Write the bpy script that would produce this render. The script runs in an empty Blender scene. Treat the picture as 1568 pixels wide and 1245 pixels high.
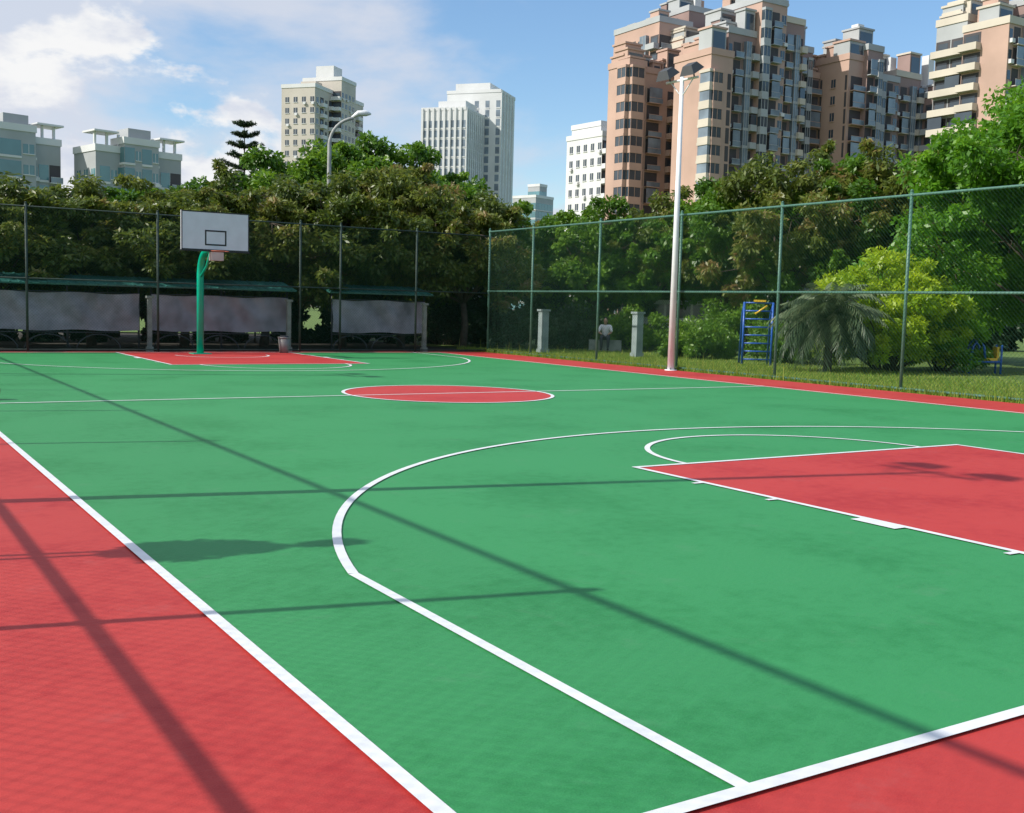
import bpy, math, numpy as np
from mathutils import Vector, Matrix
rng=np.random.default_rng(7)
R=math.radians
scene=bpy.context.scene
CAM=np.array([-1.5206,-2.4379,1.5228])
# ------------------------------------------------------------------ helpers
def pol(b,r):
    "site polar coordinates: bearing (deg clockwise from +Y) and range from the south-west court corner area"
    return (CAM[0]+r*math.sin(R(b)), CAM[1]+r*math.cos(R(b)))
def nodes_mat(name):
    m=bpy.data.materials.new(name); m.use_nodes=True
    nt=m.node_tree; b=nt.nodes['Principled BSDF']
    return m,nt,b
def mat(name,col,rough=0.6,var=0.12,scale=3.0,metal=0.0,spec=0.5,bump=0.0,bscale=40.0,col2=None,det=5.0):
    m,nt,b=nodes_mat(name)
    tc=nt.nodes.new('ShaderNodeTexCoord'); n=nt.nodes.new('ShaderNodeTexNoise')
    n.inputs['Scale'].default_value=scale; n.inputs['Detail'].default_value=det
    nt.links.new(tc.outputs['Object'],n.inputs['Vector'])
    cr=nt.nodes.new('ShaderNodeValToRGB')
    c=np.array(col); c2=np.array(col2) if col2 is not None else c*(1-var)
    c1=c if col2 is not None else np.minimum(c*(1+var),1)
    cr.color_ramp.elements[0].color=(*c2,1); cr.color_ramp.elements[1].color=(*c1,1)
    cr.color_ramp.elements[0].position=.3; cr.color_ramp.elements[1].position=.7
    nt.links.new(n.outputs['Fac'],cr.inputs['Fac']); nt.links.new(cr.outputs['Color'],b.inputs['Base Color'])
    b.inputs['Roughness'].default_value=rough; b.inputs['Metallic'].default_value=metal
    b.inputs['Specular IOR Level'].default_value=spec
    if bump>0:
        n2=nt.nodes.new('ShaderNodeTexNoise'); n2.inputs['Scale'].default_value=bscale; n2.inputs['Detail'].default_value=4
        nt.links.new(tc.outputs['Object'],n2.inputs['Vector'])
        bp=nt.nodes.new('ShaderNodeBump'); bp.inputs['Strength'].default_value=bump; bp.inputs['Distance'].default_value=0.02
        nt.links.new(n2.outputs['Fac'],bp.inputs['Height']); nt.links.new(bp.outputs['Normal'],b.inputs['Normal'])
    return m
class MB:
    def __init__(s): s.v=[];s.f=[];s.m=[];s.sm=[]
    def add(s,vs,fs,mi=0,smooth=False):
        o=len(s.v); s.v.extend([tuple(map(float,v)) for v in vs]); s.f.extend([tuple(i+o for i in f) for f in fs]); s.m.extend([mi]*len(fs)); s.sm.extend([smooth]*len(fs))
    def quad(s,a,b,c,d,mi=0): s.add([a,b,c,d],[(0,1,2,3)],mi)
    def box(s,x0,x1,y0,y1,z0,z1,mi=0,M=None):
        vs=[(x0,y0,z0),(x1,y0,z0),(x1,y1,z0),(x0,y1,z0),(x0,y0,z1),(x1,y0,z1),(x1,y1,z1),(x0,y1,z1)]
        if M is not None: vs=[tuple(M@Vector(v)) for v in vs]
        s.add(vs,[(3,2,1,0),(4,5,6,7),(0,1,5,4),(1,2,6,5),(2,3,7,6),(3,0,4,7)],mi)
    def tube(s,pts,rad,n=8,mi=0,cap=True):
        pts=[Vector(p) for p in pts]; k=len(pts)
        if not hasattr(rad,'__len__'): rad=[rad]*k
        vs=[];fs=[]
        ref=None
        for i,p in enumerate(pts):
            t=(pts[min(i+1,k-1)]-pts[max(i-1,0)]).normalized()
            if ref is None: ref=Vector((0,0,1)) if abs(t.z)<.9 else Vector((1,0,0))
            a=t.cross(ref).normalized(); b=t.cross(a).normalized(); ref=(a.cross(t)).normalized()
            for j in range(n):
                an=2*math.pi*j/n; vs.append(p+(a*math.cos(an)+b*math.sin(an))*rad[i])
        for i in range(k-1):
            for j in range(n):
                fs.append((i*n+j,i*n+(j+1)%n,(i+1)*n+(j+1)%n,(i+1)*n+j))
        if cap: fs.append(tuple(range(n-1,-1,-1))); fs.append(tuple((k-1)*n+j for j in range(n)))
        s.add(vs,fs,mi,True)
    def mesh(s,name,mats):
        me=bpy.data.meshes.new(name); me.from_pydata(s.v,[],s.f)
        for m in mats: me.materials.append(m)
        me.polygons.foreach_set('material_index',s.m); me.polygons.foreach_set('use_smooth',s.sm); me.update()
        return me
    def obj(s,name,mats,parent=None,loc=(0,0,0),rot=0):
        return link(name,s.mesh(name,mats),parent,loc,rot)
def link(name,data,parent=None,loc=(0,0,0),rot=0,scale=1):
    o=bpy.data.objects.new(name,data); scene.collection.objects.link(o)
    o.location=loc; o.rotation_euler=(0,0,rot)
    o.scale=(scale,)*3 if not hasattr(scale,'__len__') else scale
    if parent: o.parent=parent
    return o
def empty(name,loc=(0,0,0),rot=0,scale=1): 
    e=link(name,None,None,loc,rot,scale); e.empty_display_size=.3; return e
# ------------------------------------------------------------------ camera
yaw,pit,rol,f=.5579,-.0909,.0261,1673.
fw=Vector((math.sin(yaw)*math.cos(pit),math.cos(yaw)*math.cos(pit),math.sin(pit)))
rt=Vector((math.cos(yaw),-math.sin(yaw),0)); up=rt.cross(fw)
r2=math.cos(rol)*rt+math.sin(rol)*up; u2=-math.sin(rol)*rt+math.cos(rol)*up
cd=bpy.data.cameras.new('camera'); cam=bpy.data.objects.new('camera',cd); scene.collection.objects.link(cam)
M=Matrix((r2,u2,-fw)).transposed().to_4x4(); M.translation=Vector(CAM); cam.matrix_world=M
cd.sensor_width=36; cd.lens=f/1568*36; cd.clip_end=6000; cd.clip_start=.05; scene.camera=cam
# ------------------------------------------------------------------ light
el=R(38.0); sv=Vector((-0.975,0.224,0)).normalized()*math.cos(el)+Vector((0,0,math.sin(el)))
sd=bpy.data.lights.new('sun','SUN'); so=bpy.data.objects.new('sun',sd); scene.collection.objects.link(so)
sd.energy=4.9; sd.angle=R(.5); sd.color=(1,.95,.86); so.rotation_euler=sv.to_track_quat('Z','Y').to_euler(); so.location=(0,0,50)
w=bpy.data.worlds.new('World'); scene.world=w; w.use_nodes=True; nt=w.node_tree; nt.nodes.clear(); L_=nt.links
out=nt.nodes.new('ShaderNodeOutputWorld'); bg=nt.nodes.new('ShaderNodeBackground'); sky=nt.nodes.new('ShaderNodeTexSky')
sky.sky_type='NISHITA'; sky.sun_disc=False; sky.sun_elevation=el; sky.sun_rotation=math.atan2(sv.x,sv.y); sky.air_density=1.1; sky.dust_density=.3; sky.ozone_density=3
bg.inputs['Strength'].default_value=.115
hsv=nt.nodes.new('ShaderNodeHueSaturation'); hsv.inputs['Saturation'].default_value=1.22; hsv.inputs['Value'].default_value=1.42; L_.new(sky.outputs[0],hsv.inputs['Color'])
tc=nt.nodes.new('ShaderNodeTexCoord')
def wnoise(sc,det,loc,scale,rough=.55,dist=0.):
    mp=nt.nodes.new('ShaderNodeMapping'); mp.inputs['Scale'].default_value=scale; mp.inputs['Location'].default_value=loc
    n=nt.nodes.new('ShaderNodeTexNoise'); n.inputs['Scale'].default_value=sc; n.inputs['Detail'].default_value=det; n.inputs['Roughness'].default_value=rough; n.inputs['Distortion'].default_value=dist
    L_.new(tc.outputs['Generated'],mp.inputs['Vector']); L_.new(mp.outputs[0],n.inputs['Vector']); return n
def dotn(v):
    d=nt.nodes.new('ShaderNodeVectorMath'); d.operation='DOT_PRODUCT'; L_.new(tc.outputs['Generated'],d.inputs[0]); d.inputs[1].default_value=v; return d.outputs['Value']
def addn(a,b,k=0.):
    m=nt.nodes.new('ShaderNodeMath'); m.operation='ADD'; L_.new(a,m.inputs[0])
    if b is None: m.inputs[1].default_value=k
    else: L_.new(b,m.inputs[1])
    return m.outputs[0]
def ramp(x,p0,c0,p1,c1,interp='EASE'):
    r_=nt.nodes.new('ShaderNodeValToRGB'); r_.color_ramp.interpolation=interp; e=r_.color_ramp.elements; e[0].position=p0;e[1].position=p1; e[0].color=(*c0,1); e[1].color=(*c1,1); L_.new(x,r_.inputs['Fac']); return r_.outputs['Color']
# low cumulus bank, heavier toward the north-west, thinning with elevation
n1=wnoise(9.0,10,(.35,.1,.22),(1,1,1.7),.55,.15)
cov1=addn(addn(n1.outputs['Fac'],dotn((-.50,.21,-2.3))),None,.285)
f1=ramp(cov1,.50,(0,0,0),.58,(.96,.96,.96))
# high thin cloud
n3=wnoise(3.6,9,(.8,.35,.1),(1,1,2.6),.55,.2)
cov2=addn(n3.outputs['Fac'],dotn((-.40,.17,.30)))
f2=ramp(cov2,.48,(.12,.12,.12),.70,(.9,.9,.9))
n2=wnoise(13.0,7,(.1,.6,.3),(1,1,2.0),.55)
cc=ramp(n2.outputs['Fac'],.36,(.70,.745,.86),.60,(1,1,1))
def scale(c,k):
    v=nt.nodes.new('ShaderNodeVectorMath'); v.operation='SCALE'; v.inputs['Scale'].default_value=k; L_.new(c,v.inputs[0]); return v.outputs[0]
def mix(fac,a,b):
    m=nt.nodes.new('ShaderNodeMix'); m.data_type='RGBA'; L_.new(fac,m.inputs['Factor']); L_.new(a,m.inputs['A'])
    if isinstance(b,tuple): m.inputs['B'].default_value=b
    else: L_.new(b,m.inputs['B'])
    return m.outputs['Result']
c_=mix(f2,hsv.outputs['Color'],(5.9,6.25,7.1,1)); c_=mix(f1,c_,scale(cc,8.2))
L_.new(c_,bg.inputs['Color']); L_.new(bg.outputs[0],out.inputs[0])
scene.view_settings.view_transform='Standard'; scene.view_settings.look='None'; scene.view_settings.exposure=0
# ------------------------------------------------------------------ materials
def court_mat(name,c1,c2):
    m,nt,b=nodes_mat(name); L=nt.links
    tc=nt.nodes.new('ShaderNodeTexCoord')
    def noise(sc,det=4):
        n=nt.nodes.new('ShaderNodeTexNoise'); n.inputs['Scale'].default_value=sc; n.inputs['Detail'].default_value=det; L.new(tc.outputs['Object'],n.inputs['Vector']); return n
    a=noise(.7,6); bb=noise(9,5); c=noise(160,2)
    s=nt.nodes.new('ShaderNodeMath'); s.operation='MULTIPLY_ADD'; L.new(bb.outputs['Fac'],s.inputs[0]); s.inputs[1].default_value=.5; L.new(a.outputs['Fac'],s.inputs[2])
    s2=nt.nodes.new('ShaderNodeMath'); s2.operation='MULTIPLY_ADD'; L.new(c.outputs['Fac'],s2.inputs[0]); s2.inputs[1].default_value=.45; L.new(s.outputs[0],s2.inputs[2])
    cr=nt.nodes.new('ShaderNodeValToRGB'); cr.color_ramp.elements[0].position=.74
    cr.color_ramp.elements[0].color=(*c1,1); cr.color_ramp.elements[1].color=(*c2,1); cr.color_ramp.elements[1].position=1.0
    L.new(s2.outputs[0],cr.inputs['Fac'])
    # sparse pale scuffs and dust
    v=noise(2.3,9); v.inputs['Roughness'].default_value=.7
    r3=nt.nodes.new('ShaderNodeValToRGB'); r3.color_ramp.elements[0].position=.58; r3.color_ramp.elements[1].position=.76; r3.color_ramp.elements[1].color=(.45,.45,.45,1)
    L.new(v.outputs['Fac'],r3.inputs['Fac'])
    mx=nt.nodes.new('ShaderNodeMix'); mx.data_type='RGBA'; L.new(r3.outputs['Color'],mx.inputs['Factor']); L.new(cr.outputs['Color'],mx.inputs['A']); mx.inputs['B'].default_value=(*(np.array(c2)*.75+.07),1)
    L.new(mx.outputs['Result'],b.inputs['Base Color'])
    b.inputs['Roughness'].default_value=.62; b.inputs['Specular IOR Level'].default_value=.25
    mpn=nt.nodes.new('ShaderNodeMapping'); mpn.inputs['Scale'].default_value=(1,2.2,1); L.new(tc.outputs['Object'],mpn.inputs['Vector'])
    d=nt.nodes.new('ShaderNodeTexNoise'); d.inputs['Scale'].default_value=22; d.inputs['Detail'].default_value=3; L.new(mpn.outputs[0],d.inputs['Vector'])
    bp=nt.nodes.new('ShaderNodeBump'); bp.inputs['Strength'].default_value=.4; bp.inputs['Distance'].default_value=.006
    L.new(d.outputs['Fac'],bp.inputs['Height'])
    bp2=nt.nodes.new('ShaderNodeBump'); bp2.inputs['Strength'].default_value=.5; bp2.inputs['Distance'].default_value=.002
    L.new(c.outputs['Fac'],bp2.inputs['Height']); L.new(bp.outputs[0],bp2.inputs['Normal']); L.new(bp2.outputs[0],b.inputs['Normal'])
    return m
mGreen=court_mat('court_green_acrylic',(.024,.205,.060),(.040,.262,.088))
mRed=court_mat('court_red_acrylic',(.375,.025,.027),(.475,.047,.042))
mLine=mat('court_line_paint',(.74,.76,.77),.5,.08,6)
mGrass=mat('grass_ground',(.13,.20,.03),.9,scale=1.2,col2=(.07,.13,.02),det=8,bump=.4,bscale=30)
mPostG=mat('fence_green_paint',(.07,.17,.13),.45,.15,8)
mPostD=mat('fence_dark_green_paint',(.025,.05,.04),.6,.3,8)
mWire=mat('fence_wire_pvc',(.03,.11,.07),.5,.1,8)
mWhiteP=mat('white_paint_metal',(.78,.80,.82),.35,.05,5)
mTeal=mat('hoop_green_paint',(.0,.40,.25),.3,.08,5)
mBlack=mat('black_paint',(.015,.015,.018),.5)
mDarkMetal=mat('dark_metal',(.05,.055,.06),.5)
mBoard=mat('backboard_white',(.60,.62,.70),.35,.05,4)
mOrange=mat('rim_orange',(.45,.12,.07),.5)
mConc=mat('concrete',(.36,.37,.36),.85,.2,4,bump=.3)
mBark=mat('bark',(.085,.065,.05),.9,.35,6,bump=.8,bscale=25)
def leaf_mat(name,cols,trans=.3,rough=.42):
    m,nt,b=nodes_mat(name); L=nt.links
    at=nt.nodes.new('ShaderNodeAttribute'); at.attribute_name='tint'
    oi=nt.nodes.new('ShaderNodeObjectInfo')
    s=nt.nodes.new('ShaderNodeMath'); s.operation='MULTIPLY_ADD'; L.new(oi.outputs['Random'],s.inputs[0]); s.inputs[1].default_value=.16; L.new(at.outputs['Fac'],s.inputs[2])
    cr=nt.nodes.new('ShaderNodeValToRGB'); e=cr.color_ramp.elements
    while len(e)<len(cols): e.new(.5)
    for i,(p,c) in enumerate(cols): e[i].position=p; e[i].color=(*c,1)
    L.new(s.outputs[0],cr.inputs['Fac']); L.new(cr.outputs['Color'],b.inputs['Base Color'])
    b.inputs['Roughness'].default_value=rough
    tr=nt.nodes.new('ShaderNodeBsdfTranslucent'); hs=nt.nodes.new('ShaderNodeHueSaturation'); hs.inputs['Value'].default_value=1.7; hs.inputs['Hue'].default_value=.485
    L.new(cr.outputs['Color'],hs.inputs['Color']); L.new(hs.outputs[0],tr.inputs['Color'])
    ms=nt.nodes.new('ShaderNodeMixShader'); ms.inputs[0].default_value=trans
    L.new(b.outputs[0],ms.inputs[1]); L.new(tr.outputs[0],ms.inputs[2]); L.new(ms.outputs[0],nt.nodes['Material Output'].inputs['Surface'])
    return m
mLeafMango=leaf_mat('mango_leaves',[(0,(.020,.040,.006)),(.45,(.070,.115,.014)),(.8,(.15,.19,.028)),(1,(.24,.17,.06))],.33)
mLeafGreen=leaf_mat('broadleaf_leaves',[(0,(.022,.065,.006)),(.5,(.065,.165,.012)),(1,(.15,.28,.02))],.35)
mLeafBright=leaf_mat('bright_leaves',[(0,(.035,.11,.008)),(.5,(.085,.24,.012)),(1,(.19,.38,.022))],.42)
mLeafYel=leaf_mat('yellow_green_leaves',[(0,(.10,.20,.01)),(.5,(.22,.36,.012)),(1,(.36,.47,.02))],.4)
mLeafDark=leaf_mat('dark_leaves',[(0,(.008,.02,.006)),(.5,(.015,.04,.012)),(1,(.03,.07,.018))],.15)
mLeafPalm=leaf_mat('palm_leaves',[(0,(.03,.06,.03)),(.5,(.07,.115,.05)),(1,(.13,.17,.08))],.2)
mBlade=leaf_mat('grass_blades',[(0,(.10,.20,.02)),(.5,(.17,.29,.03)),(1,(.32,.36,.07))],.4,.7)
# ------------------------------------------------------------------ ground + court
LN=28.6; HL=14.1; CX=7.5
g=MB(); g.quad((-3000,-3000,-.03),(3000,-3000,-.03),(3000,3000,-.03),(-3000,3000,-.03)); g.obj('ground',[mGrass])
mDirt=mat('bare_soil',(.045,.038,.028),.95,.3,1.5,bump=.5)
c=MB(); c.quad((-12,LN+.56,-.02),(17.4,LN+.56,-.02),(17.4,46,-.02),(-12,46,-.02)); c.obj('soil_bed',[mDirt])
c=MB(); c.quad((-3.1,-9,0),(16.95,-9,0),(16.95,LN+.55,0),(-3.1,LN+.55,0)); 
c.box(-3.1,16.95,-9,LN+.55,-.06,-.004)
court=empty('basketball_court')
c.obj('red_surround',[mRed],court)
c=MB(); c.quad((0,0,.004),(15,0,.004),(15,LN,.004),(0,LN,.004)); c.obj('green_playing_area',[mGreen],court)
c=MB()
def disc(mb,cx,cy,r,z,n=96): mb.add([(cx+r*math.cos(2*math.pi*i/n),cy+r*math.sin(2*math.pi*i/n),z) for i in range(n)],[tuple(range(n))])
c.quad((CX-2.45,0,.008),(CX+2.45,0,.008),(CX+2.45,5.8,.008),(CX-2.45,5.8,.008))
c.quad((CX-2.45,LN-5.8,.008),(CX+2.45,LN-5.8,.008),(CX+2.45,LN,.008),(CX-2.45,LN,.008))
disc(c,CX,HL,1.8,.008); c.obj('red_keys_and_circle',[mRed],court)
l=MB(); Z=.012; W=.06
def strip(x0,x1,y0,y1,z=Z): l.quad((x0,y0,z),(x1,y0,z),(x1,y1,z),(x0,y1,z))
def arc(cx,cy,r,a0,a1,n=64,w=W,z=Z):
    vs=[];fs=[]
    for i in range(n+1):
        a=R(a0+(a1-a0)*i/n); vs+= [(cx+(r-w)*math.cos(a),cy+(r-w)*math.sin(a),z),(cx+r*math.cos(a),cy+r*math.sin(a),z)]
    for i in range(n): fs.append((2*i,2*i+1,2*i+3,2*i+2))
    l.add(vs,fs)
h=W/2
strip(-h,h,-h,LN+h); strip(15-h,15+h,-h,LN+h)
for y in (0,LN): strip(h,15-h,y-h,y+h)
strip(h,15-h,HL-h,HL+h)
arc(CX,HL,1.8+h,0,360,96,z=Z+.001)
R3=6.75; A3=.93
dx=CX-A3; yb=1.575
dy=math.sqrt(R3**2-dx**2); a3=math.degrees(math.atan2(dy,dx))
for s in (0,1):
    Y=(lambda y:y) if s==0 else (lambda y:LN-y)
    def st(x0,x1,y0,y1,z=Z):
        a,b=sorted((Y(y0),Y(y1))); strip(x0,x1,a,b,z)
    st(CX-dx-h,CX-dx+h,h,yb+dy); st(CX+dx-h,CX+dx+h,h,yb+dy)
    sg=(1 if s==0 else -1)
    arc(CX,Y(yb),R3+h,sg*a3,sg*(180-a3),96,z=Z+.001)
    st(CX-2.45-h,CX-2.45+h,h,5.8); st(CX+2.45-h,CX+2.45+h,h,5.8)
    st(CX-2.45-h,CX+2.45+h,5.8-h*.8,5.8+h*1.2,Z+.001)
    arc(CX,Y(5.8),1.8+h,sg*0.6,sg*179.4,64,z=Z)
    arc(CX,Y(yb),1.25+h,0,sg*180,40,z=Z)
    for sx in (-1,1):
        def tick(y0,y1,wd):
            xa=CX+sx*(2.45+h); xb=xa+sx*wd; a,b=sorted((xa,xb)); st(a,b,y0,y1,Z)
        tick(1.75,1.80,.10); tick(2.65,3.05,.11); tick(3.90,3.95,.10); tick(4.8,4.85,.10)
l.obj('painted_lines',[mLine],court)
# ------------------------------------------------------------------ fences
def fence(name,p0,p1,posts,hgt=4.0,rails=(.06,2.02,3.98),mesh=True,pitch=.085,wr=.0016,pr=.034,rr=.028,pm=None):
    e=empty(name,(p0[0],p0[1],0),math.atan2(p1[1]-p0[1],p1[0]-p0[0])); Lh=math.hypot(p1[0]-p0[0],p1[1]-p0[1])
    a=MB()
    for s in posts:
        a.tube([(s,0,-.05),(s,0,hgt+.06)],pr,10); a.tube([(s,0,hgt+.06),(s,0,hgt+.10)],[pr*1.25,pr*.4],10)
        for z in rails: a.tube([(s-.05,0,z),(s+.05,0,z)],rr*1.35,8)
    for z in rails: a.tube([(0,0,z),(Lh,0,z)],rr,8)
    a.obj('posts_and_rails',[pm or mPostG],e)
    if mesh:
        b=MB(); z0,z1=rails[0],rails[-1]; hh=z1-z0; n=int((Lh+hh)/pitch)
        for i in range(n):
            s=-hh+i*pitch
            for sg in (0,1):
                t0=max(0,-s); t1=min(hh,Lh-s)
                if t1-t0<.02: continue
                A=[s+t0,z0+t0];B=[s+t1,z0+t1]
                if sg: A[1]=z0+z1-A[1];B[1]=z0+z1-B[1]
                y=.030+ (.002 if sg else -.002)
                dxz=wr*1.2
                vs=[(A[0]-dxz,y,A[1]),(A[0]+dxz,y,A[1]),(A[0],y+wr*2,A[1]),(B[0]-dxz,y,B[1]),(B[0]+dxz,y,B[1]),(B[0],y+wr*2,B[1])]
                b.add(vs,[(0,1,4,3),(1,2,5,4),(2,0,3,5)])
        b.obj('chain_link_mesh',[mWire],e)
    return e
FX=17.1; BY=LN+.45
fence('chain_link_fence',(FX,-9),(FX,BY),[y+9 for y in (-8.8,-5.2,-1.7,1.8,5.3,8.85,12.35,15.9,19.4,22.9,26.4,BY)],wr=.0018)
fence('chain_link_fence',(-3,BY),(FX-.06,BY),[x+3 for x in (-3,-.7,2.9,6.3,10.5,11.8,14.4)],hgt=3.85,rails=(.06,1.95,3.83),pm=mPostD,rr=.02)
fence('chain_link_fence',(-3,-9),(-3,BY-.1),[y+9 for y in (-7.1,-3.6,-.1,3.4,6.85,10.3,13.8,17.3,20.8,24.3)],hgt=3.92,rails=(.06,1.98,3.9),pitch=.09)
# ------------------------------------------------------------------ floodlight poles
def flood(loc,hgt,rot):
    e=empty('floodlight_pole',(loc[0],loc[1],0),rot)
    a=MB(); a.tube([(0,0,-.02),(0,0,.02)],.16,20,0); a.tube([(0,0,.02),(0,0,hgt)],[.092,.05],16,0)
    for k in range(4): 
        an=k*math.pi/2+.7; a.tube([(.12*math.cos(an),.12*math.sin(an),.02),(.12*math.cos(an),.12*math.sin(an),.07)],.012,6,1)
    a.obj('mast',[mWhiteP,mDarkMetal],e)
    b=MB(); b.tube([(-.55,0,hgt-.08),(.55,0,hgt-.08)],.032,8); b.tube([(-.4,0,hgt-.08),(0,0,hgt-.5)],.015,6); b.tube([(.4,0,hgt-.08),(0,0,hgt-.5)],.015,6)
    b.obj('cross_arm',[mWhiteP],e)
    for sx in (-.42,.42):
        hd=MB(); Mx=Matrix.Translation((sx,.12,hgt+.14))@Matrix.Rotation(R(-32),4,'X')
        vs=[(-.24,-.19,-.1),(.24,-.19,-.1),(.24,.24,-.1),(-.24,.24,-.1),(-.15,-.1,.1),(.15,-.1,.1),(.15,.12,.1),(-.15,.12,.1)]
        hd.add([Mx@Vector(v) for v in vs],[(3,2,1,0),(4,5,6,7),(0,1,5,4),(1,2,6,5),(2,3,7,6),(3,0,4,7)],0)
        hd.box(-.2,.2,-.15,.2,-.112,-.103,1,Mx)
        hd.tube([(sx,0,hgt-.06),(sx,.05,hgt+.1)],.02,6)
        hd.obj('lamp_head',[mDarkMetal,mWhiteP],e)
flood((16.84,19.3),7.4,R(95))
flood((-2.75,6.8),8.4,R(-90)); flood((-2.75,21.2),8.4,R(-90))
# ------------------------------------------------------------------ basketball hoop
def hoop(loc,flip):
    e=empty('basketball_hoop',(loc[0],loc[1],0),flip)
    a=MB(); pts=[(0,0,0),(0,0,2.2)]
    for i in range(1,9):
        t=i/8*math.pi/2; pts.append((0,-.7*(1-math.cos(t)),2.2+.62*math.sin(t)))
    pts.append((0,-1.36,2.86))
    a.tube(pts,[.095]*2+[.09]*8+[.075],16); a.box(-.25,.25,-.25,.25,0,.03); 
    a.tube([(0,0,2.1),(0,-.6,2.4),(0,-1.33,3.2)],.035,8); a.tube([(0,-.4,2.75),(-.5,-1.34,3.5)],.022,8); a.tube([(0,-.4,2.75),(.5,-1.34,3.5)],.022,8)
    a.obj('gooseneck_post',[mTeal],e)
    b=MB(); O=-.30; B0=2.79; B1=3.80
    b.box(-.9,.9,-1.12+O,-1.06+O,B0,B1,0)
    y=-1.124+O
    def fr(x0,x1,z0,z1,t,mi):
        for (p,q,r,s) in ((x0,x1,z0,z0+t),(x0,x1,z1-t,z1),(x0,x0+t,z0+t,z1-t),(x1-t,x1,z0+t,z1-t)): b.box(p,q,y,-1.121+O,r,s,mi)
    fr(-.9,.9,B0,B1,.03,1); fr(-.285,.285,B0+.13,B0+.53,.04,1)
    b.box(-.93,.93,-1.13+O,-1.05+O,B0-.03,B0-.003,1)
    b.obj('backboard',[mBoard,mBlack],e)
    r=MB(); ring=[(.225*math.cos(t),-1.50+O+.225*math.sin(t),B0-.02) for t in np.linspace(0,2*math.pi,25)]
    r.tube(ring,.008,8); r.box(-.1,.1,-1.28+O,-1.135+O,B0-.04,B0-.02); r.obj('rim',[mOrange],e)
    p=MB(); p.box(-.16,.16,-1.3+O,-1.06+O,B0-.26,B0-.045); p.obj('bracket_box',[mat('bracket_faded_pink',(.55,.42,.42),.6)],e)
hoop((7.12,27.75),0)
hoop((7.5,-1.2),math.pi)
# ------------------------------------------------------------------ trees
def leaves(name,C,rad,n,size,asp,droop,seed,mat_,tsp=.5,squash=.8,trg=None):
    r=np.random.default_rng(seed); C=np.asarray(C,float); k=len(C)
    rad=np.broadcast_to(rad,(k,)); cnt=np.maximum(12,(n*np.minimum(1,(rad/max(rad.mean(),1e-6))**1.5)).astype(int)); idx=np.repeat(np.arange(k),cnt); N=len(idx)
    d=r.normal(size=(N,3)); d/=np.linalg.norm(d,axis=1,keepdims=True)
    rr=r.random(N)**.45
    P=C[idx]+d*(rr*rad[idx])[:,None]*np.array([1,1,squash])
    D=d+r.normal(size=(N,3))*.7; D[:,2]-=droop; D/=np.linalg.norm(D,axis=1,keepdims=True)
    S=np.cross(D,r.normal(size=(N,3))); S/=np.linalg.norm(S,axis=1,keepdims=True)
    L=size*(.6+.8*r.random(N))[:,None]
    V=np.empty((N,4,3)); V[:,0]=P-D*L*.5; V[:,1]=P+S*L*asp*.5; V[:,2]=P+D*L*.5; V[:,3]=P-S*L*asp*.5
    me=bpy.data.meshes.new(name); me.vertices.add(N*4); me.vertices.foreach_set('co',V.ravel())
    me.loops.add(N*4); me.loops.foreach_set('vertex_index',np.arange(N*4)); me.polygons.add(N)
    me.polygons.foreach_set('loop_start',np.arange(N)*4); me.polygons.foreach_set('loop_total',np.full(N,4))
    ct=r.random(k) if trg is None else trg
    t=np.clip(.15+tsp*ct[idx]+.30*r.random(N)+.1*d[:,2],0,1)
    at=me.attributes.new('tint','FLOAT','FACE'); at.data.foreach_set('value',t.astype(np.float32))
    me.materials.append(mat_); me.update(); me.validate(); return me
def tree_mesh(seed,H,RR,th,mat_,nl=9,cl=12,n=230,size=.2,asp=.4,droop=.5,tr=.13,crad=.62,bmat=None,sprig=0):
    r=np.random.default_rng(seed)
    tb=MB(); top=Vector((r.normal()*.15,r.normal()*.15,th))
    tb.tube([(0,0,-.05),(r.normal()*.06,r.normal()*.06,th*.5),top],[tr*1.25,tr,tr*.85],9)
    C=[];T=[];Q=[]
    for i in range(nl):
        a=2*math.pi*(i*.618+r.random()*.15); q=(i+.5)/nl
        zz=th+.1*(H-th)+(H-th)*.72*q; rr=RR*.66*math.sqrt(max(.12,1-(q*1.25-.42)**2))*(.75+.35*r.random())*(1.0 if q<.85 else .45)
        lobe=Vector((rr*math.cos(a),rr*math.sin(a),zz)); lr=RR*(.36+.14*r.random())
        mid=top.lerp(lobe,.5)+Vector((r.normal()*.2,r.normal()*.2,.25))
        tb.tube([top,mid,lobe],[tr*.5,tr*.3,tr*.1],6)
        lt=r.random()
        for j in range(cl):
            d=r.normal(size=3); d/=np.linalg.norm(d); s=lr*(.55+.6*r.random())
            p=np.array(lobe)+d*s*np.array([1,1,.75])
            C.append(p); T.append(np.clip(.6*lt+.5*r.random()-.1,0,1)); Q.append(crad*(.6+.6*r.random()))
            if j%2==0: tb.tube([lobe,Vector(p)],[tr*.12,tr*.04],4)
            if j<sprig:
                # short shoot breaking the outline
                e=Vector(p)+Vector((d[0]*.6,d[1]*.6,abs(d[2])*.45+.15)); tb.tube([Vector(p),e],[tr*.06,tr*.02],4)
                for u in (.5,.95): C.append(np.array(Vector(p).lerp(e,u))); T.append(.4+.5*r.random()); Q.append(.24)
    C=np.array(C)
    return tb.mesh('trunk',[bmat or mBark]), leaves('crown',C,np.array(Q),n,size,asp,droop,seed+50,mat_,trg=np.array(T))
def plant(name,md,x,y,rot=0,sc=1):
    e=empty(name,(x,y,-.03),rot,sc); link('trunk',md[0],e); link('crown',md[1],e); return e
mango=[tree_mesh(s,6.6,2.9,1.9,mLeafMango,nl=11,cl=14,n=230,size=.20,asp=.36,droop=.7,crad=.5,sprig=2) for s in (1,2,3)]
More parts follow.
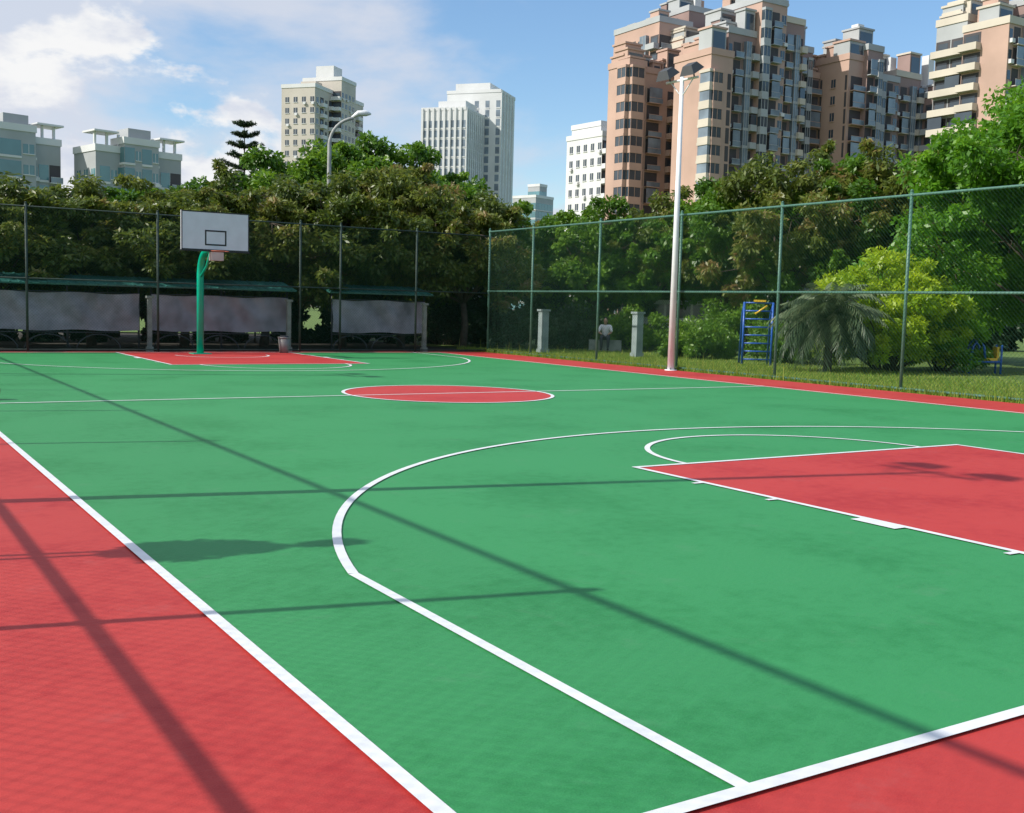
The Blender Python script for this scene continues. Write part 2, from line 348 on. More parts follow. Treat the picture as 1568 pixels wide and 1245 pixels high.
broad=[tree_mesh(s,8.5,3.9,2.3,mLeafGreen,nl=13,cl=15,n=230,size=.24,asp=.5,droop=.4,crad=.62,sprig=2) for s in (11,12)]
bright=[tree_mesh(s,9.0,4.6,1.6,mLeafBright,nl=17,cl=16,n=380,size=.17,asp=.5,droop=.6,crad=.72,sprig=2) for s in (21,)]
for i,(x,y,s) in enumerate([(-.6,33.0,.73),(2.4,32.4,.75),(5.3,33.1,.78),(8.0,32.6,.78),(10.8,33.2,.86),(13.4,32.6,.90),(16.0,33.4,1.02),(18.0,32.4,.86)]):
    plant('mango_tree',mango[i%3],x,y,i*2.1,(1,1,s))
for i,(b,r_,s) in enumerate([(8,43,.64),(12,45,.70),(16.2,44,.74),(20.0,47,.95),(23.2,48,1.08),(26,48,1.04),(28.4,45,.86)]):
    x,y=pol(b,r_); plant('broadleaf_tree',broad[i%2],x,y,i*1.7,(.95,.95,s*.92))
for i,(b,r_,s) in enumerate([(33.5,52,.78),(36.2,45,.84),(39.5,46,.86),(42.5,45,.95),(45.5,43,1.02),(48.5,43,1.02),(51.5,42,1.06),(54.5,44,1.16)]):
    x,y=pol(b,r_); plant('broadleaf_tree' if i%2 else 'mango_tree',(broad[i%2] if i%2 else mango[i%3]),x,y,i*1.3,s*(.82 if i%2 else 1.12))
x,y=pol(58.4,37); plant('spreading_tree',bright[0],x,y,.5,1.0)
def hedge(name,x0,y0,x1,y1,hh,dep,mat_,seed,nn=260,size=.16):
    r=np.random.default_rng(seed); Lh=math.hypot(x1-x0,y1-y0); k=int(Lh/.45*max(1,hh/.7))
    t=r.random(k); C=np.stack([x0+(x1-x0)*t,y0+(y1-y0)*t+(r.random(k)-.5)*dep,r.random(k)*hh],1)
    e=empty(name,(0,0,0)); link('foliage',leaves('foliage',C,.45,nn,size,.45,.3,seed,mat_),e)
    b=MB(); 
    for q in np.linspace(0,1,max(3,int(Lh/1.2))): b.tube([(x0+(x1-x0)*q,y0+(y1-y0)*q,-.05),(x0+(x1-x0)*q+.1,y0+(y1-y0)*q,hh*.8)],[.04,.02],5)
    b.obj('stems',[mBark],e)
hedge('hedge',-4,37,21,37,3.2,1.4,mLeafDark,5,190,.3)
hedge('hedge',20,37,52,30,2.6,1.4,mLeafDark,6,150,.3)
def shrub(name,x,y,h_,w_,mat_,seed,n=200,size=.13,k=60):
    r=np.random.default_rng(seed); C=[]
    for i in range(k):
        a=r.random()*6.28; q=r.random()**.5; z=h_*(.12+.78*r.random()*(1-.5*q*q)); C.append((q*w_*.5*math.cos(a),q*w_*.5*math.sin(a),z))
    e=empty(name,(x,y,0)); link('foliage',leaves('foliage',C,.24+.24*r.random(k),n,size,.45,.1,seed,mat_),e)
    b=MB()
    for c_ in C[::4]: b.tube([(c_[0]*.15,c_[1]*.15,-.05),(c_[0]*.5,c_[1]*.5,c_[2]*.6),c_],[.03,.02,.008],5)
    b.obj('stems',[mBark],e)
x,y=pol(50.8,33.5); shrub('yellow_green_shrub',x,y,3.8,4.3,mLeafYel,31,220,.15,160)
x,y=pol(53.3,34.5); shrub('yellow_green_shrub',x,y,2.7,2.4,mLeafBright,32,220,.15,80)
x,y=pol(46.3,36); shrub('round_shrub',x,y,1.7,2.4,mLeafGreen,33)
x,y=pol(41.6,37); shrub('round_shrub',x,y,1.3,2.2,mLeafGreen,34)
x,y=pol(43.6,41); shrub('round_shrub',x,y,2.2,3.0,mLeafGreen,35)
x,y=pol(38.2,43); shrub('round_shrub',x,y,1.8,3.0,mLeafGreen,36)
x,y=pol(35.0,43); shrub('round_shrub',x,y,1.9,3.4,mLeafDark,37)
x,y=pol(31.6,42); shrub('round_shrub',x,y,2.4,4.0,mLeafDark,38)
x,y=pol(28.3,43); shrub('round_shrub',x,y,2.6,4.4,mLeafDark,39)
def palm(x,y,h_,seed):
    r=np.random.default_rng(seed); e=empty('pygmy_palm',(x,y,0)); b=MB(); b.tube([(0,0,-.05),(.03,0,h_*.25),(0,.03,h_*.45)],[.12,.1,.13],10); b.obj('trunk',[mBark],e)
    V=[];T=[]
    for i in range(150):
        a=r.random()*6.28; L=(.95+.65*r.random())*(h_/2.4); el0=R(88-95*r.random()); pt=np.array([0,0,h_*(.36+.14*r.random())]); th=el0; dr=.075+.05*r.random()
        for s in range(20):
            stp=L/20; dv=np.array([math.cos(a)*math.cos(th),math.sin(a)*math.cos(th),math.sin(th)]); nx=pt+dv*stp; side=np.array([-math.sin(a),math.cos(a),0])
            ll=.30*math.sin(math.pi*(s+1.5)/22)+.04
            for sg in (-1,1):
                tip=nx+side*sg*ll*.7+dv*ll*.5-np.array([0,0,ll*.6])+r.normal(size=3)*.02; V+= [pt,pt+dv*.022,(tip+nx)/2+dv*.012+(0,0,.02),tip]; T.append(np.clip(r.random()*.6+.4*(el0>.6),0,1))
            pt=nx; th=max(th-dr,-1.45)
            if pt[2]<.05: break
    V=np.array(V); N=len(T); me=bpy.data.meshes.new('fronds'); me.from_pydata(V.tolist(),[],[(4*i,4*i+1,4*i+2,4*i+3) for i in range(N)])
    at=me.attributes.new('tint','FLOAT','FACE'); at.data.foreach_set('value',np.array(T,dtype=np.float32)); me.materials.append(mLeafPalm); link('fronds',me,e)
x,y=pol(48.0,31.0); palm(x,y,3.1,3)
r=np.random.default_rng(9); N=70000
X=17.0+np.abs(r.normal(size=N))*3.2; Yg=5+r.random(N)*26; 
e1=r.random(N)<.15; X[e1]=17.02+r.random(e1.sum())*.18
hgt=(.03+.06*r.random(N))*(1+1.2*e1); hgt[r.random(N)<.012]*=2.8
an=r.random(N)*6.28; P=np.stack([X,Yg,np.full(N,-.03)],1); S=np.stack([np.cos(an),np.sin(an),0*an],1)*.014
tip=P+np.stack([r.normal(size=N)*.03,r.normal(size=N)*.03,hgt],1); V=np.stack([P-S,P+S,tip],1)
me=bpy.data.meshes.new('grass'); me.vertices.add(N*3); me.vertices.foreach_set('co',V.ravel()); me.loops.add(N*3); me.loops.foreach_set('vertex_index',np.arange(N*3)); me.polygons.add(N)
me.polygons.foreach_set('loop_start',np.arange(N)*3); me.polygons.foreach_set('loop_total',np.full(N,3))
at=me.attributes.new('tint','FLOAT','FACE'); at.data.foreach_set('value',r.random(N).astype(np.float32)); me.materials.append(mBlade); me.update(); me.validate(); link('grass',me)
def norfolk(x,y,h_):
    e=empty('norfolk_pine',(x,y,0)); b=MB(); b.tube([(0,0,0),(0,0,h_)],[.18,.02],8); C=[];RA=[]; r=np.random.default_rng(2)
    for i in range(11):
        z=h_*.45+h_*.53*i/10; L=2.5*(1-i/11.8)+.15
        for j in range(6):
            a=j*math.pi/3+i*.4+.2*r.normal(); l_=L*(.8+.3*r.random()); tipz=z+.22*l_+.1
            b.tube([(0,0,z),(l_*math.cos(a),l_*math.sin(a),tipz)],[.03,.01],4)
            for q in np.linspace(.25,1,7): C.append((l_*q*math.cos(a),l_*q*math.sin(a),z+(tipz-z)*q)); RA.append(.2)
    b.obj('trunk',[mBark],e); link('needles',leaves('needles',C,np.array(RA),40,.2,.22,-.3,8,mLeafDark,squash=.4),e)
x,y=pol(18.1,68); norfolk(x,y,12.0)
# slim staked sapling west of the court (its shadow falls on the sideline)
e=empty('staked_sapling',(-3.45,4.98,0)); b=MB(); b.tube([(0,-.05,-.03),(0,-.02,1.6),(0,0,3.7)],[.03,.025,.012],8); b.tube([(0,.12,-.03),(0,.08,2.7)],.022,8); b.obj('trunk',[mBark],e)
C=[(0,0,2.74),(.05,.09,2.88),(-.05,-.10,2.98),(.04,.08,3.06),(.0,-.04,3.16),(-.04,.04,3.26),(0,-.03,3.34),(0,0,3.60),(0,.02,3.74)]
link('crown',leaves('crown',C,np.array([.11,.18,.2,.2,.19,.15,.10,.08,.10]),420,.09,.55,.2,77,mLeafGreen,squash=1),e)
def lamp(x,y,h_,rot):
    e=empty('street_lamp',(x,y,0),rot); a=MB(); pts=[(0,0,0),(0,0,h_*.86)]+[(1.1*(1-math.cos(t)),0,h_*.86+h_*.12*math.sin(t)) for t in np.linspace(.2,1.4,8)]
    a.tube(pts,[.12,.08]+[.06]*8,10); a.obj('pole',[mConc],e)
    b=MB(); b.tube([(.85,0,h_*.98),(1.1,0,h_),(1.4,0,h_+.02),(1.6,0,h_)],[.05,.11,.12,.03],10); b.obj('lamp_head',[mWhiteP],e)
x,y=pol(22.3,44); lamp(x,y,8.9,R(-22))
# ------------------------------------------------------------------ buildings
mGlass=mat('window_glass',(.05,.07,.09),.12,.3,.15,spec=.8)
mGlassT=mat('teal_glass',(.11,.24,.27),.2,.25,.12,spec=.8)
mPink=mat('pink_tile',(.48,.325,.26),.7,.12,.15); mBrown=mat('brown_tile',(.29,.20,.18),.7,.18,.15)
mCream=mat('cream_render',(.55,.50,.42),.7,.10,.2); mWhiteR=mat('white_render',(.66,.67,.67),.7,.06,.2); mBeige=mat('beige_render',(.52,.48,.42),.7,.08,.2)
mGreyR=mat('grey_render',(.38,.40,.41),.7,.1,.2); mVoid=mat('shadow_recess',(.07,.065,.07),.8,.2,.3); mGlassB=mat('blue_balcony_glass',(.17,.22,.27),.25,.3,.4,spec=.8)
BM=[mPink,mBrown,mCream,mGlass,mVoid,mWhiteR,mBeige,mGlassT,mGreyR,mGlassB]
PK,BR,CRM,GL,VD,WH,BG,TG,GY,GB=range(10)
def facade(mb,T,Wd,z0,z1,fh,pat,wall,trim,glass):
    tot=sum(p[1] for p in pat); reps=max(1,round(Wd/tot)); sc=Wd/(reps*tot); nf=int((z1-z0)/fh); x=0
    for rp in range(reps):
        for kind,wd in pat:
            wd*=sc; a=x;b=x+wd;x=b
            if kind=='w': continue
            for k in range(nf):
                z=z0+k*fh
                if kind=='g':
                    m=.12*wd; mb.box(a+m,b-m,0,.04,z+.95,z+2.45,glass,T); mb.box(a+m-.1,b-m+.1,0,.18,z+.80,z+.94,trim,T)
                    mb.box((a+b)/2-.04,(a+b)/2+.04,.041,.07,z+.95,z+2.45,trim,T)
                    if (k*5+int(a*7))%4==0: mb.box(b-m-.7,b-m+.1,.19,.6,z+.15,z+.75,WH,T)
                elif kind=='f':
                    mb.box(a+.05,b-.05,0,.05,z+.5,z+fh-.35,glass,T); mb.box(a,b,0,.15,z+.1,z+.45,trim,T)
                elif kind=='b':
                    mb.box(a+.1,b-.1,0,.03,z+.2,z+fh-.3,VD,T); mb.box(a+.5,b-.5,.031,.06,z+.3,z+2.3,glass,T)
                    mb.box(a,b,0,1.25,z-.02,z+.14,trim,T); mb.box(a,b,1.13,1.25,z+.14,z+1.05,trim,T)
                    mb.box(a,a+.1,.03,1.13,z+.14,z+1.05,trim,T); mb.box(b-.1,b,.03,1.13,z+.14,z+1.05,trim,T)
                    if (k*11+int(a*5))%5==0: mb.box(a+.1,b-.1,1.0,1.12,z+1.06,z+fh-.2,glass,T)
                elif kind=='r':
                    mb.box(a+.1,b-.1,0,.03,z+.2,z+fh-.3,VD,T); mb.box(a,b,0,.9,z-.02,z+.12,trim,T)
                    mb.box(a,b,.84,.9,z+.12,z+.95,GB,T); mb.box(a,b,.82,.92,z+.951,z+1.02,trim,T)
                    if (k*13+int(a*5))%3==0: mb.box(a+.1,b-.1,.7,.8,z+1.03,z+fh-.2,GB,T)
                elif kind=='B':
                    mb.box(a,b,0,.85,z,z+.85,trim,T); mb.box(a+.06,b-.06,0,.80,z+.85,z+fh-.45,glass,T); mb.box(a,b,0,.9,z+fh-.45,z+fh-.002,trim,T)
                    for q in (a,(a+b)/2-.04,b-.08): mb.box(q,q+.08,.801,.86,z+.85,z+fh-.45,trim,T)
                elif kind=='G':
                    mb.box(a,b,0,.75,z,z+.45,GY,T); mb.box(a+.05,b-.05,0,.7,z+.45,z+fh-.002,GB,T)
                    for q in (a+.02,(a+b)/2-.04,b-.1): mb.box(q,q+.08,.701,.76,z+.45,z+fh-.002,GY,T)
                elif kind=='s':
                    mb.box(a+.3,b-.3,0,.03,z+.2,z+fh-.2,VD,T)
                elif kind=='a':
                    mb.box(a+.2,b-.2,0,.04,z+1.0,z+2.3,glass,T)
                    if (k*7+int(a*3))%3: mb.box(a+.25,a+1.0,.041,.5,z+.25,z+.85,WH,T)
            if kind=='P': mb.box(a,b,0,.5,z0,z1+.8,trim,T)
def block(mb,x0,x1,y0,y1,z0,z1,fh,patL,patR,wall,trim,glass=GL,parapet=True):
    mb.box(x0,x1,y0,y1,z0,z1,wall)
    S=Matrix.Scale(-1,4,(0,1,0))
    facade(mb,Matrix.Translation((x0,y1,0))@Matrix.Rotation(R(-90),4,'Z')@S,y1-y0,z0,z1,fh,patL,wall,trim,glass)
    facade(mb,Matrix.Translation((x0,y0,0))@S,x1-x0,z0,z1,fh,patR,wall,trim,glass)
    facade(mb,Matrix.Translation((x1,y0,0))@Matrix.Rotation(R(90),4,'Z')@S,y1-y0,z0,z1,fh,patL,wall,trim,glass)
    if parapet:
        t=.25;p=1.1
        mb.box(x0-.15,x1+.15,y0-.15,y0+t,z1+.002,z1+p,trim); mb.box(x0-.15,x1+.15,y1-t,y1+.15,z1+.002,z1+p,trim)
        mb.box(x0-.15,x0+t,y0+t,y1-t,z1+.002,z1+p,trim); mb.box(x1-t,x1+.15,y0+t,y1-t,z1+.002,z1+p,trim)
FH=3.0
a1=[('w',.6),('g',1.8),('G',2.4),('w',.5),('b',3.2)]; a2=[('a',2.0),('r',3.2),('s',1.0),('G',2.2),('b',2.6),('w',.3)]; a3_=[('w',1.6),('g',1.5),('w',1.6)]
a4=[('B',2.2),('s',.9),('r',2.8),('w',.4),('g',1.8)]; a5=[('r',3.0),('w',.4),('B',2.0),('s',1.1)]
def roofbits(mb,x0,x1,y0,y1,z,seed,wall,trim,n=5):
    r=np.random.default_rng(seed)
    for i in range(n):
        w_=1.6+2.4*r.random(); px=x0+(x1-x0-w_)*r.random(); py=y0+(y1-y0-w_)*r.random(); hh=1.2+3.8*r.random()
        mb.box(px,px+w_,py,py+w_,z+.01,z+hh,(wall,trim,GY)[i%3]); mb.box(px-.2,px+w_+.2,py-.2,py+w_+.2,z+hh+.01,z+hh+.35,trim)
        mb.box(px+.3,px+w_-.3,py-.06,py-.01,z+.6,z+hh-.5,GL)
b=MB()
B_=[(120.3,124,156.2,162.4,45,PK,PK,[('w',2.2),('s',1.0),('B',2.2)],[('B',2.4),('w',.8)]),(124,133,157.2,162.4,44.3,PK,PK,a3_,[('s',1.1),('r',3),('w',1.6),('b',3)]),
    (133,141,164,178,56,PK,GY,a1,a5),(141,150,165,178,59.5,BR,GY,a1,a2),(135.5,140,160,164,51,PK,CRM,a3_,[('G',2.4),('w',1.6)]),(140,147,159.5,163,53,BR,GY,a3_,a4),
    (124.6,129.5,139.6,149,44.5,PK,PK,[('w',1)],[('B',1.8),('w',1.2),('s',1.2)]),(129.5,136,141,152,49,BR,GY,a3_,a2),
    (136,142,140,153,55,PK,GY,a3_,a4),(142,148,141.5,155,53,BR,CRM,a3_,a2),(148,152,143,156,49,BR,GY,a1,a5),(152,155,144,156,45,BR,PK,a1,[('r',3)]),
    (155.3,159,137.3,149,47.5,PK,PK,[('w',2),('g',1.5),('w',2),('s',1.2)],[('w',.5),('r',3)]),(159,163,136.3,149,49.5,BR,GY,a3_,a5),(163,169,137.3,150,45,BR,GY,a1,a4),(169,176,138,150,46.5,BR,CRM,a1,a2),(176,184,134,148,43,BR,GY,a1,a4),(184,192,133,148,45,BR,PK,a1,a2)]
for i,(x0,x1,y0,y1,hh,wl,tr,pl,pr) in enumerate(B_):
    block(b,x0,x1,y0,y1,-.05,hh,FH,pl,pr,wl,tr); roofbits(b,x0,x1,y0,y1,hh,i,wl,tr)
# cream glazed corner bay of the front wing
for k in range(14):
    z=k*FH; b.box(123.9,124.58,139.0,141.6,z,z+.85,CRM); b.box(124.0,124.58,139.1,141.5,z+.85,z+2.5,GB); b.box(123.85,124.58,138.95,141.65,z+2.5,z+2.998,CRM)
for (px,py,z,hh) in ((160.2,140,49.5,5.5),(165,141,45,5.5),(178,138,43,8.5),(172,142,46.5,4.5),(138.5,144,55,6),(145,168,59.5,6),(187,136,45,6)):
    b.box(px,px+1.6,py,py+1.6,z,z+hh,WH); b.box(px+1.7,px+2.6,py+.3,py+1.4,z,z+hh*.6,PK)
b.obj('pink_apartment_block',BM)
b=MB()
block(b,146.7,153,99.8,107.5,-.05,45,FH,[('b',3.2),('w',4.5)],a2,PK,CRM); block(b,153,159,101,112,-.05,49,FH,a1,a4,BR,GY); block(b,159,168,102,112,-.05,47,FH,a1,a2,BR,GY); roofbits(b,147,153,101,107,45,3,PK,CRM);roofbits(b,153,168,101,110,47,13,PK,GY); block(b,147.5,153,107.5,113,-.05,47,FH,[('b',3)],a1,GY,CRM); roofbits(b,147.5,153,108,113,47,4,GY,CRM)
b.obj('pink_apartment_tower',BM)
def building(name,bear,rg,rot): 
    x,y=pol(bear,rg); return (name,(x,y,0),R(rot))
def finish(mb,n): mb.obj(n[0],BM,None,n[1],n[2])
b=MB(); n=building('beige_tower',21.5,350,40)
block(b,-16,-5,-9,2,0,64,3.1,[('w',1),('g',1.6)],[('w',1),('g',2),('w',1),('b',3)],BG,WH); block(b,-5,4.5,-12,1,0,68,3.1,[('w',.8),('g',1.6),('w',.6),('b',3)],[('g',1.8),('w',.8)],BG,WH)
block(b,4.5,16,-9,5,0,64,3.1,[('w',1),('g',1.6)],[('b',3.2),('w',.8),('g',1.8)],BG,WH); b.box(-2.5,3,-8,-2,68.01,73,WH); b.box(-10,-6,-6,-1,64.01,67,BG); b.box(7,12,-6,-1,64.01,66.5,WH); finish(b,n)
b=MB(); n=building('white_tower',29.35,400,40)
block(b,-24,-6,-8,8,0,67,3.2,[('P',.7),('f',1.2)],[('P',.7),('f',1.2)],WH,WH,GB); block(b,-6,10,-14,6,0,76,3.2,[('w',2.4),('f',1.6)],[('P',.6),('f',1.6),('w',1.2)],WH,WH,GB)
block(b,10,18,-10,6,0,72,3.2,[('w',2),('f',1.8)],[('f',2.4),('w',1.2)],WH,WH,TG)
b.box(-3,8,-9,4,77.2,80,WH); b.box(-19,-8,-6,4,68.2,71,WH); finish(b,n)
b=MB(); n=building('white_balcony_block',36.2,250,5)
block(b,-5,5,-6,6,0,39,3.2,[('w',1),('g',1.6)],[('b',3.6),('w',.5)],WH,WH); block(b,-2,8,-2,8,0,42,3.2,[('g',1.6),('w',1)],a1,WH,WH); finish(b,n)
b=MB(); n=building('teal_office_block',33.0,460,20)
block(b,-9,3,-6,6,0,46,3.4,[('f',2)],[('f',2)],GY,WH,TG); block(b,-4,1,-4,2,46,51,3.4,[('f',2)],[('f',2)],GY,WH,TG); finish(b,n)
for (bear,hw,hh,rot) in ((7.2,7.2,27.5,14),(12.6,7.6,26.6,14)):
    b=MB(); n=building('teal_glass_block',bear,200,rot)
    block(b,-hw,hw,-4,4,0,hh-1.5,3.3,[('w',1),('g',2)],[('w',.8),('f',2.2),('g',1.6),('f',2.2),('r',2.6)],GY,WH,TG)
    block(b,-hw*.45,hw*.35,-5.5,-1,0,hh,3.3,[('f',2)],[('f',2.4),('g',1.6)],GY,WH,TG)
    for px in np.linspace(-hw,hw-1,8): b.box(px,px+.35,-3.5,-3.1,hh-.4,hh+1.6,WH)
    b.box(-hw-.4,-hw*.5,-4.5,0,hh+1.61,hh+1.9,WH); b.box(hw*.45,hw+.4,-4.5,0,hh+1.61,hh+1.9,WH); b.box(-2,2,-4,0,hh+.01,hh+2.8,GY); finish(b,n)
# ------------------------------------------------------------------ things behind the north fence
mBan=mat('grey_tarpaulin',(.24,.24,.27),.5,.4,1.6,bump=.8,bscale=5); mRoofG=mat('green_sheet_roof',(.03,.13,.11),.4,.3,1.5)
def shelter(x0,x1,y):
    e=empty('banner_stand',(0,0,0)); a=MB(); n=int((x1-x0)/1.9)+1
    xs=np.linspace(x0,x1,n)
    for x in xs: a.tube([(x,y+.08,-.03),(x,y+.08,1.85)],.03,8)
    for z in (.5,1.62): a.tube([(x0,y+.08,z),(x1,y+.08,z)],.02,6)
    for x in np.arange(x0,x1-1.2,1.35):
        a.tube([(x+.65-.6*math.cos(t),y+.08,.45*math.sin(t)) for t in np.linspace(0,math.pi,11)],.018,6)
    a.obj('frame',[mDarkMetal],e)
    b=MB(); k=int((x1-x0)/.12); vs=[];fs=[]; r=np.random.default_rng(int(x0*7+90))
    for i in range(k+1):
        x=x0+(x1-x0)*i/k
        for j in range(9):
            vs.append((x,y+.045*math.sin(x*5+j*.5)*(1-abs(j-4)/5)+.04*math.sin(x*9+j*.8)*(j/8)+.015*r.random(),.56+j*.13+.02*math.sin(x*3.3)*(j in(0,8))))
    for i in range(k):
        for j in range(8): fs.append((i*9+j,(i+1)*9+j,(i+1)*9+j+1,i*9+j+1))
    b.add(vs,fs,0,True); b.obj('tarpaulin',[mBan],e)
    c_=MB(); Mx=Matrix.Translation((0,y+.1,1.90))@Matrix.Rotation(R(12),4,'X'); c_.box(x0-.2,x1+.2,-.35,.9,-.02,.02,0,Mx)
    for xx in np.arange(x0-.15,x1+.15,.25): c_.box(xx,xx+.05,-.35,.9,.021,.04,0,Mx)
    c_.obj('sheet_roof',[mRoofG],e)
shelter(.2,6.0,BY+.9); shelter(6.35,10.45,BY+.9); shelter(12.1,15.4,BY+1.3)
def cabinet(name,x,y,w_,h_,m):
    a=MB(); a.box(-w_/2,w_/2,-w_/2,w_/2,-.03,h_,0); a.box(-w_/2-.04,w_/2+.04,-w_/2-.04,w_/2+.04,h_+.002,h_+.07,0); a.box(-w_/2-.03,w_/2+.03,-w_/2-.03,w_/2+.03,-.03,.12,0); a.obj(name,[m],None,(x,y,0))
mGP=mat('weathered_pillar_paint',(.22,.25,.22),.8,.3,4)
for x in (6.2,10.35,15.0): cabinet('gate_pillar',x,BY+.55,.12,1.5,mGP)
mPil=mat('pale_blue_pillar',(.26,.32,.32),.8,.2,3)
for bx,rg in ((33.5,37.4),(38.4,36.2)):
    x,y=pol(bx,rg); cabinet('stone_pillar',x,y,.26,1.4,mPil)
a=MB(); a.tube([(0,0,0),(0,0,.42)],[.13,.17],16); a.tube([(0,0,.42),(0,0,.46)],[.18,.18],16,0); a.tube([(0,0,.462),(0,0,.5)],[.15,.1],16,1); a.obj('litter_bin',[mat('bin_plastic',(.22,.22,.21),.5),mDarkMetal],None,(9.75,28.35,0.012))
mBlue=mat('blue_paint',(.02,.10,.42),.35); mYel=mat('yellow_plastic',(.7,.45,.03),.4)
x,y=pol(44.5,33.4)
e=empty('climbing_frame',(x,y,0),R(-38)); a=MB()
for sx in (-.42,.42): a.tube([(sx,0,-.03),(sx,0,1.85)],.035,8)
for z in np.arange(.15,1.85,.24): a.tube([(-.42,0,z),(.42,0,z)],.022,8)
for sx in (-.42,.42): a.tube([(sx,.9,-.03),(sx,.5,1.5),(sx,0,1.8)],.03,8)
a.obj('ladder',[mBlue],e); a=MB(); a.box(-.15,.2,-.05,.02,1.86,1.92); a.tube([(-.1,0,1.5),(.25,0,1.75)],.03,8); a.obj('grip',[mYel],e)
# low spring rocker: blue frame with a yellow seat
x,y=pol(55.3,34.0)
e=empty('playground_rocker',(x,y,0),R(-35)); a=MB()
for yy in (0,.4): a.tube([(-.45,yy,-.03),(-.35,yy,.75),(-.2,yy,.95),(-.05,yy,.75),(0,yy,.4)],.035,8); a.tube([(-.4,yy,.3),(.45,yy,.32)],.03,8); a.tube([(.45,yy,-.03),(.45,yy,.8)],.03,8)
for z in (.5,.72): a.tube([(-.38,0,z),(-.38,.4,z)],.02,6)
a.obj('frame',[mBlue],e); a=MB(); a.box(-.02,.36,.02,.38,.34,.42); a.box(.33,.39,.02,.38,.421,.74); a.tube([(-.02,.2,.42),(-.1,.2,.62)],.025,8); a.obj('seat',[mYel],e)
# basketball resting by the west side of the centre line
bm_=MB(); 
vs=[];fs=[];nu,nv=24,14
for i in range(nv+1):
    for j in range(nu):
        t=math.pi*i/nv; p_=2*math.pi*j/nu; vs.append((.12*math.sin(t)*math.cos(p_),.12*math.sin(t)*math.sin(p_),.12*math.cos(t)))
for i in range(nv):
    for j in range(nu): fs.append((i*nu+j,i*nu+(j+1)%nu,(i+1)*nu+(j+1)%nu,(i+1)*nu+j))
bm_.add(vs,fs,0,True)
for ax in range(3):
    bm_.tube([tuple(np.roll((.1195*math.cos(t),.1195*math.sin(t),0),ax)) for t in np.linspace(0,2*math.pi,33)],.0022,5,1)
bm_.obj('basketball',[mat('ball_rubber',(.35,.07,.04),.6,.1,60),mBlack],None,(.40,14.75,.133))
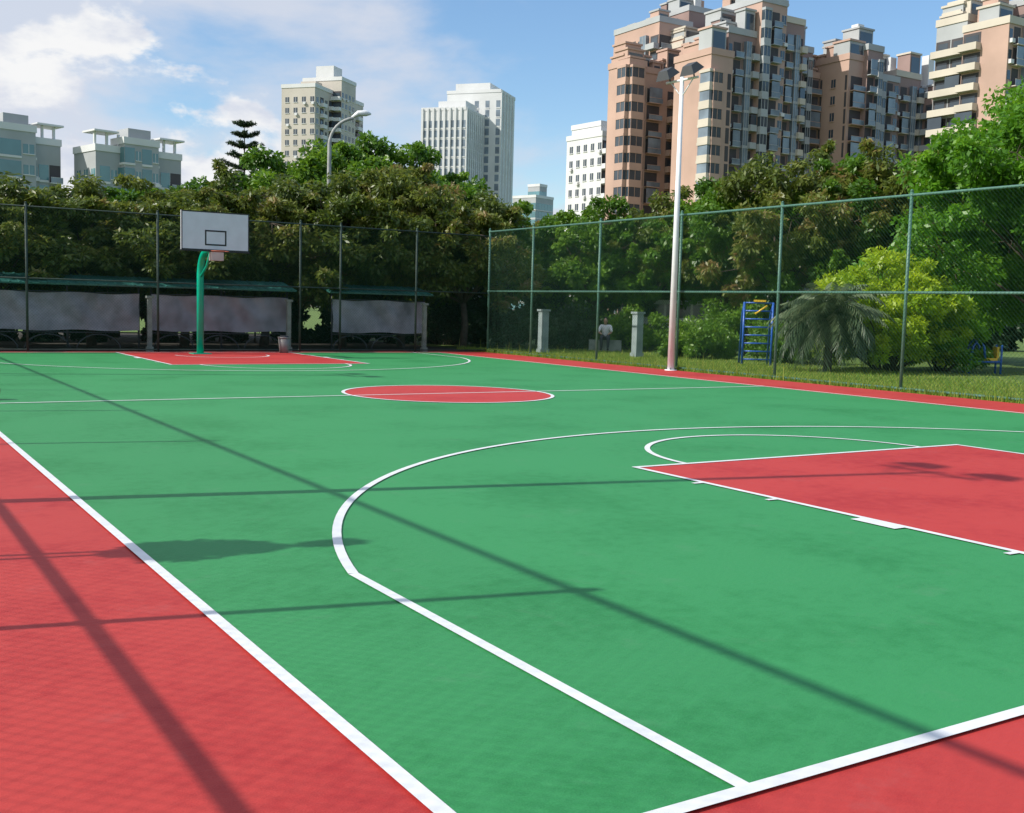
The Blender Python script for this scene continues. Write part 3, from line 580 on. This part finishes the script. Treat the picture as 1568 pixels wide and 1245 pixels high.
# seated person on a low kerb beyond the fence
def person(x,y,rot):
    e=empty('seated_person',(x,y,0),rot)
    kb=MB(); kb.box(-.6,.6,-.15,.2,-.03,.38); kb.obj('stone_seat',[mGP],e)
    J={'pel':(0,0,.48),'ch':(0,-.08,.78),'nk':(0,-.14,.98),'shL':(-.18,-.12,.92),'shR':(.18,-.12,.92),'elL':(-.24,-.22,.68),'elR':(.24,-.22,.68),'haL':(-.12,-.42,.60),'haR':(.12,-.42,.60),
       'hipL':(-.1,-.02,.47),'hipR':(.1,-.02,.47),'knL':(-.13,-.45,.52),'knR':(.13,-.45,.52),'anL':(-.12,-.42,.08),'anR':(.12,-.42,.08),'toL':(-.13,-.60,.04),'toR':(.13,-.60,.04)}
    def skin(nm,names,edges,rad,m):
        me=bpy.data.meshes.new(nm); me.from_pydata([J[k] for k in names],[(names.index(a_),names.index(b_)) for a_,b_ in edges],[]); me.materials.append(m)
        o=link(nm,me,e); md=o.modifiers.new('skin','SKIN'); md.use_smooth_shade=True
        for i,k in enumerate(names): me.skin_vertices[0].data[i].radius=(rad[k],)*2
        me.skin_vertices[0].data[0].use_root=True; s_=o.modifiers.new('sub','SUBSURF'); s_.levels=s_.render_levels=1
    sh=mat('white_shirt',(.75,.76,.78),.8); tr_=mat('dark_trousers',(.04,.04,.06),.8); sk=mat('skin',(.45,.27,.19),.5); hr=mat('black_hair',(.015,.012,.012),.5)
    skin('shirt',['pel','ch','nk','shL','shR','elL','elR'],[('pel','ch'),('ch','nk'),('ch','shL'),('ch','shR'),('shL','elL'),('shR','elR')],dict(pel=.14,ch=.15,nk=.07,shL=.07,shR=.07,elL=.05,elR=.05),sh)
    skin('trousers',['pel','hipL','hipR','knL','knR','anL','anR'],[('pel','hipL'),('pel','hipR'),('hipL','knL'),('hipR','knR'),('knL','anL'),('knR','anR')],dict(pel=.13,hipL=.1,hipR=.1,knL=.07,knR=.07,anL=.05,anR=.05),tr_)
    for s_ in 'LR':
        skin('forearm',['el'+s_,'ha'+s_],[('el'+s_,'ha'+s_)],{'el'+s_:.04,'ha'+s_:.03},sk); skin('shoe',['an'+s_,'to'+s_],[('an'+s_,'to'+s_)],{'an'+s_:.05,'to'+s_:.04},hr)
    for nm,c0,rr,m in (('head',(0,-.19,1.10),(.078,.095,.115),sk),('hair',(0,-.172,1.125),(.084,.095,.105),hr)):
        q=MB(); vs=[];fs=[]
        for i in range(13):
            for j in range(20):
                t=math.pi*i/12; p_=2*math.pi*j/20; vs.append((c0[0]+rr[0]*math.sin(t)*math.cos(p_),c0[1]+rr[1]*math.sin(t)*math.sin(p_),c0[2]+rr[2]*math.cos(t)))
        for i in range(12):
            for j in range(20): fs.append((i*20+j,i*20+(j+1)%20,(i+1)*20+(j+1)%20,(i+1)*20+j))
        q.add(vs,fs,0,True)
        if nm=='head': q.tube([(0,-.28,1.11),(0,-.305,1.08),(0,-.285,1.07)],[.008,.015,.01],6); q.tube([(0,-.15,.97),(0,-.18,1.05)],[.05,.045],10)
        q.obj(nm,[m],e)
x,y=pol(36.75,41); person(x,y,R(-40))
# parked van glimpsed through the planting
x,y=pol(40.9,47)
e=empty('parked_van',(x,y,0),R(-45)); a=MB()
prof=[(-2.3,.35),(-2.35,1.0),(-2.2,1.9),(-1.9,1.98),(1.0,1.98),(1.6,1.25),(2.3,1.05),(2.4,.6),(2.35,.35)]
k=len(prof); a.add([(px,-.85,pz) for px,pz in prof]+[(px,.85,pz) for px,pz in prof],[tuple(range(k)),tuple(range(2*k-1,k-1,-1))]+[(i,k+i,k+(i+1)%k,(i+1)%k) for i in range(k)])
for sy in (-.856,.856):
    for (xa,xb) in ((-2.0,-.9),(-.8,.2),(.3,1.0)): a.quad((xa,sy,1.25),(xb,sy,1.25),(xb,sy,1.8),(xa,sy,1.8),1)
    for wx in (-1.5,1.5): a.tube([(wx,sy-.02,.33),(wx,sy+.02,.33)],.33,20,2)
a.obj('body',[mWhiteP,mGlass,mBlack],e)
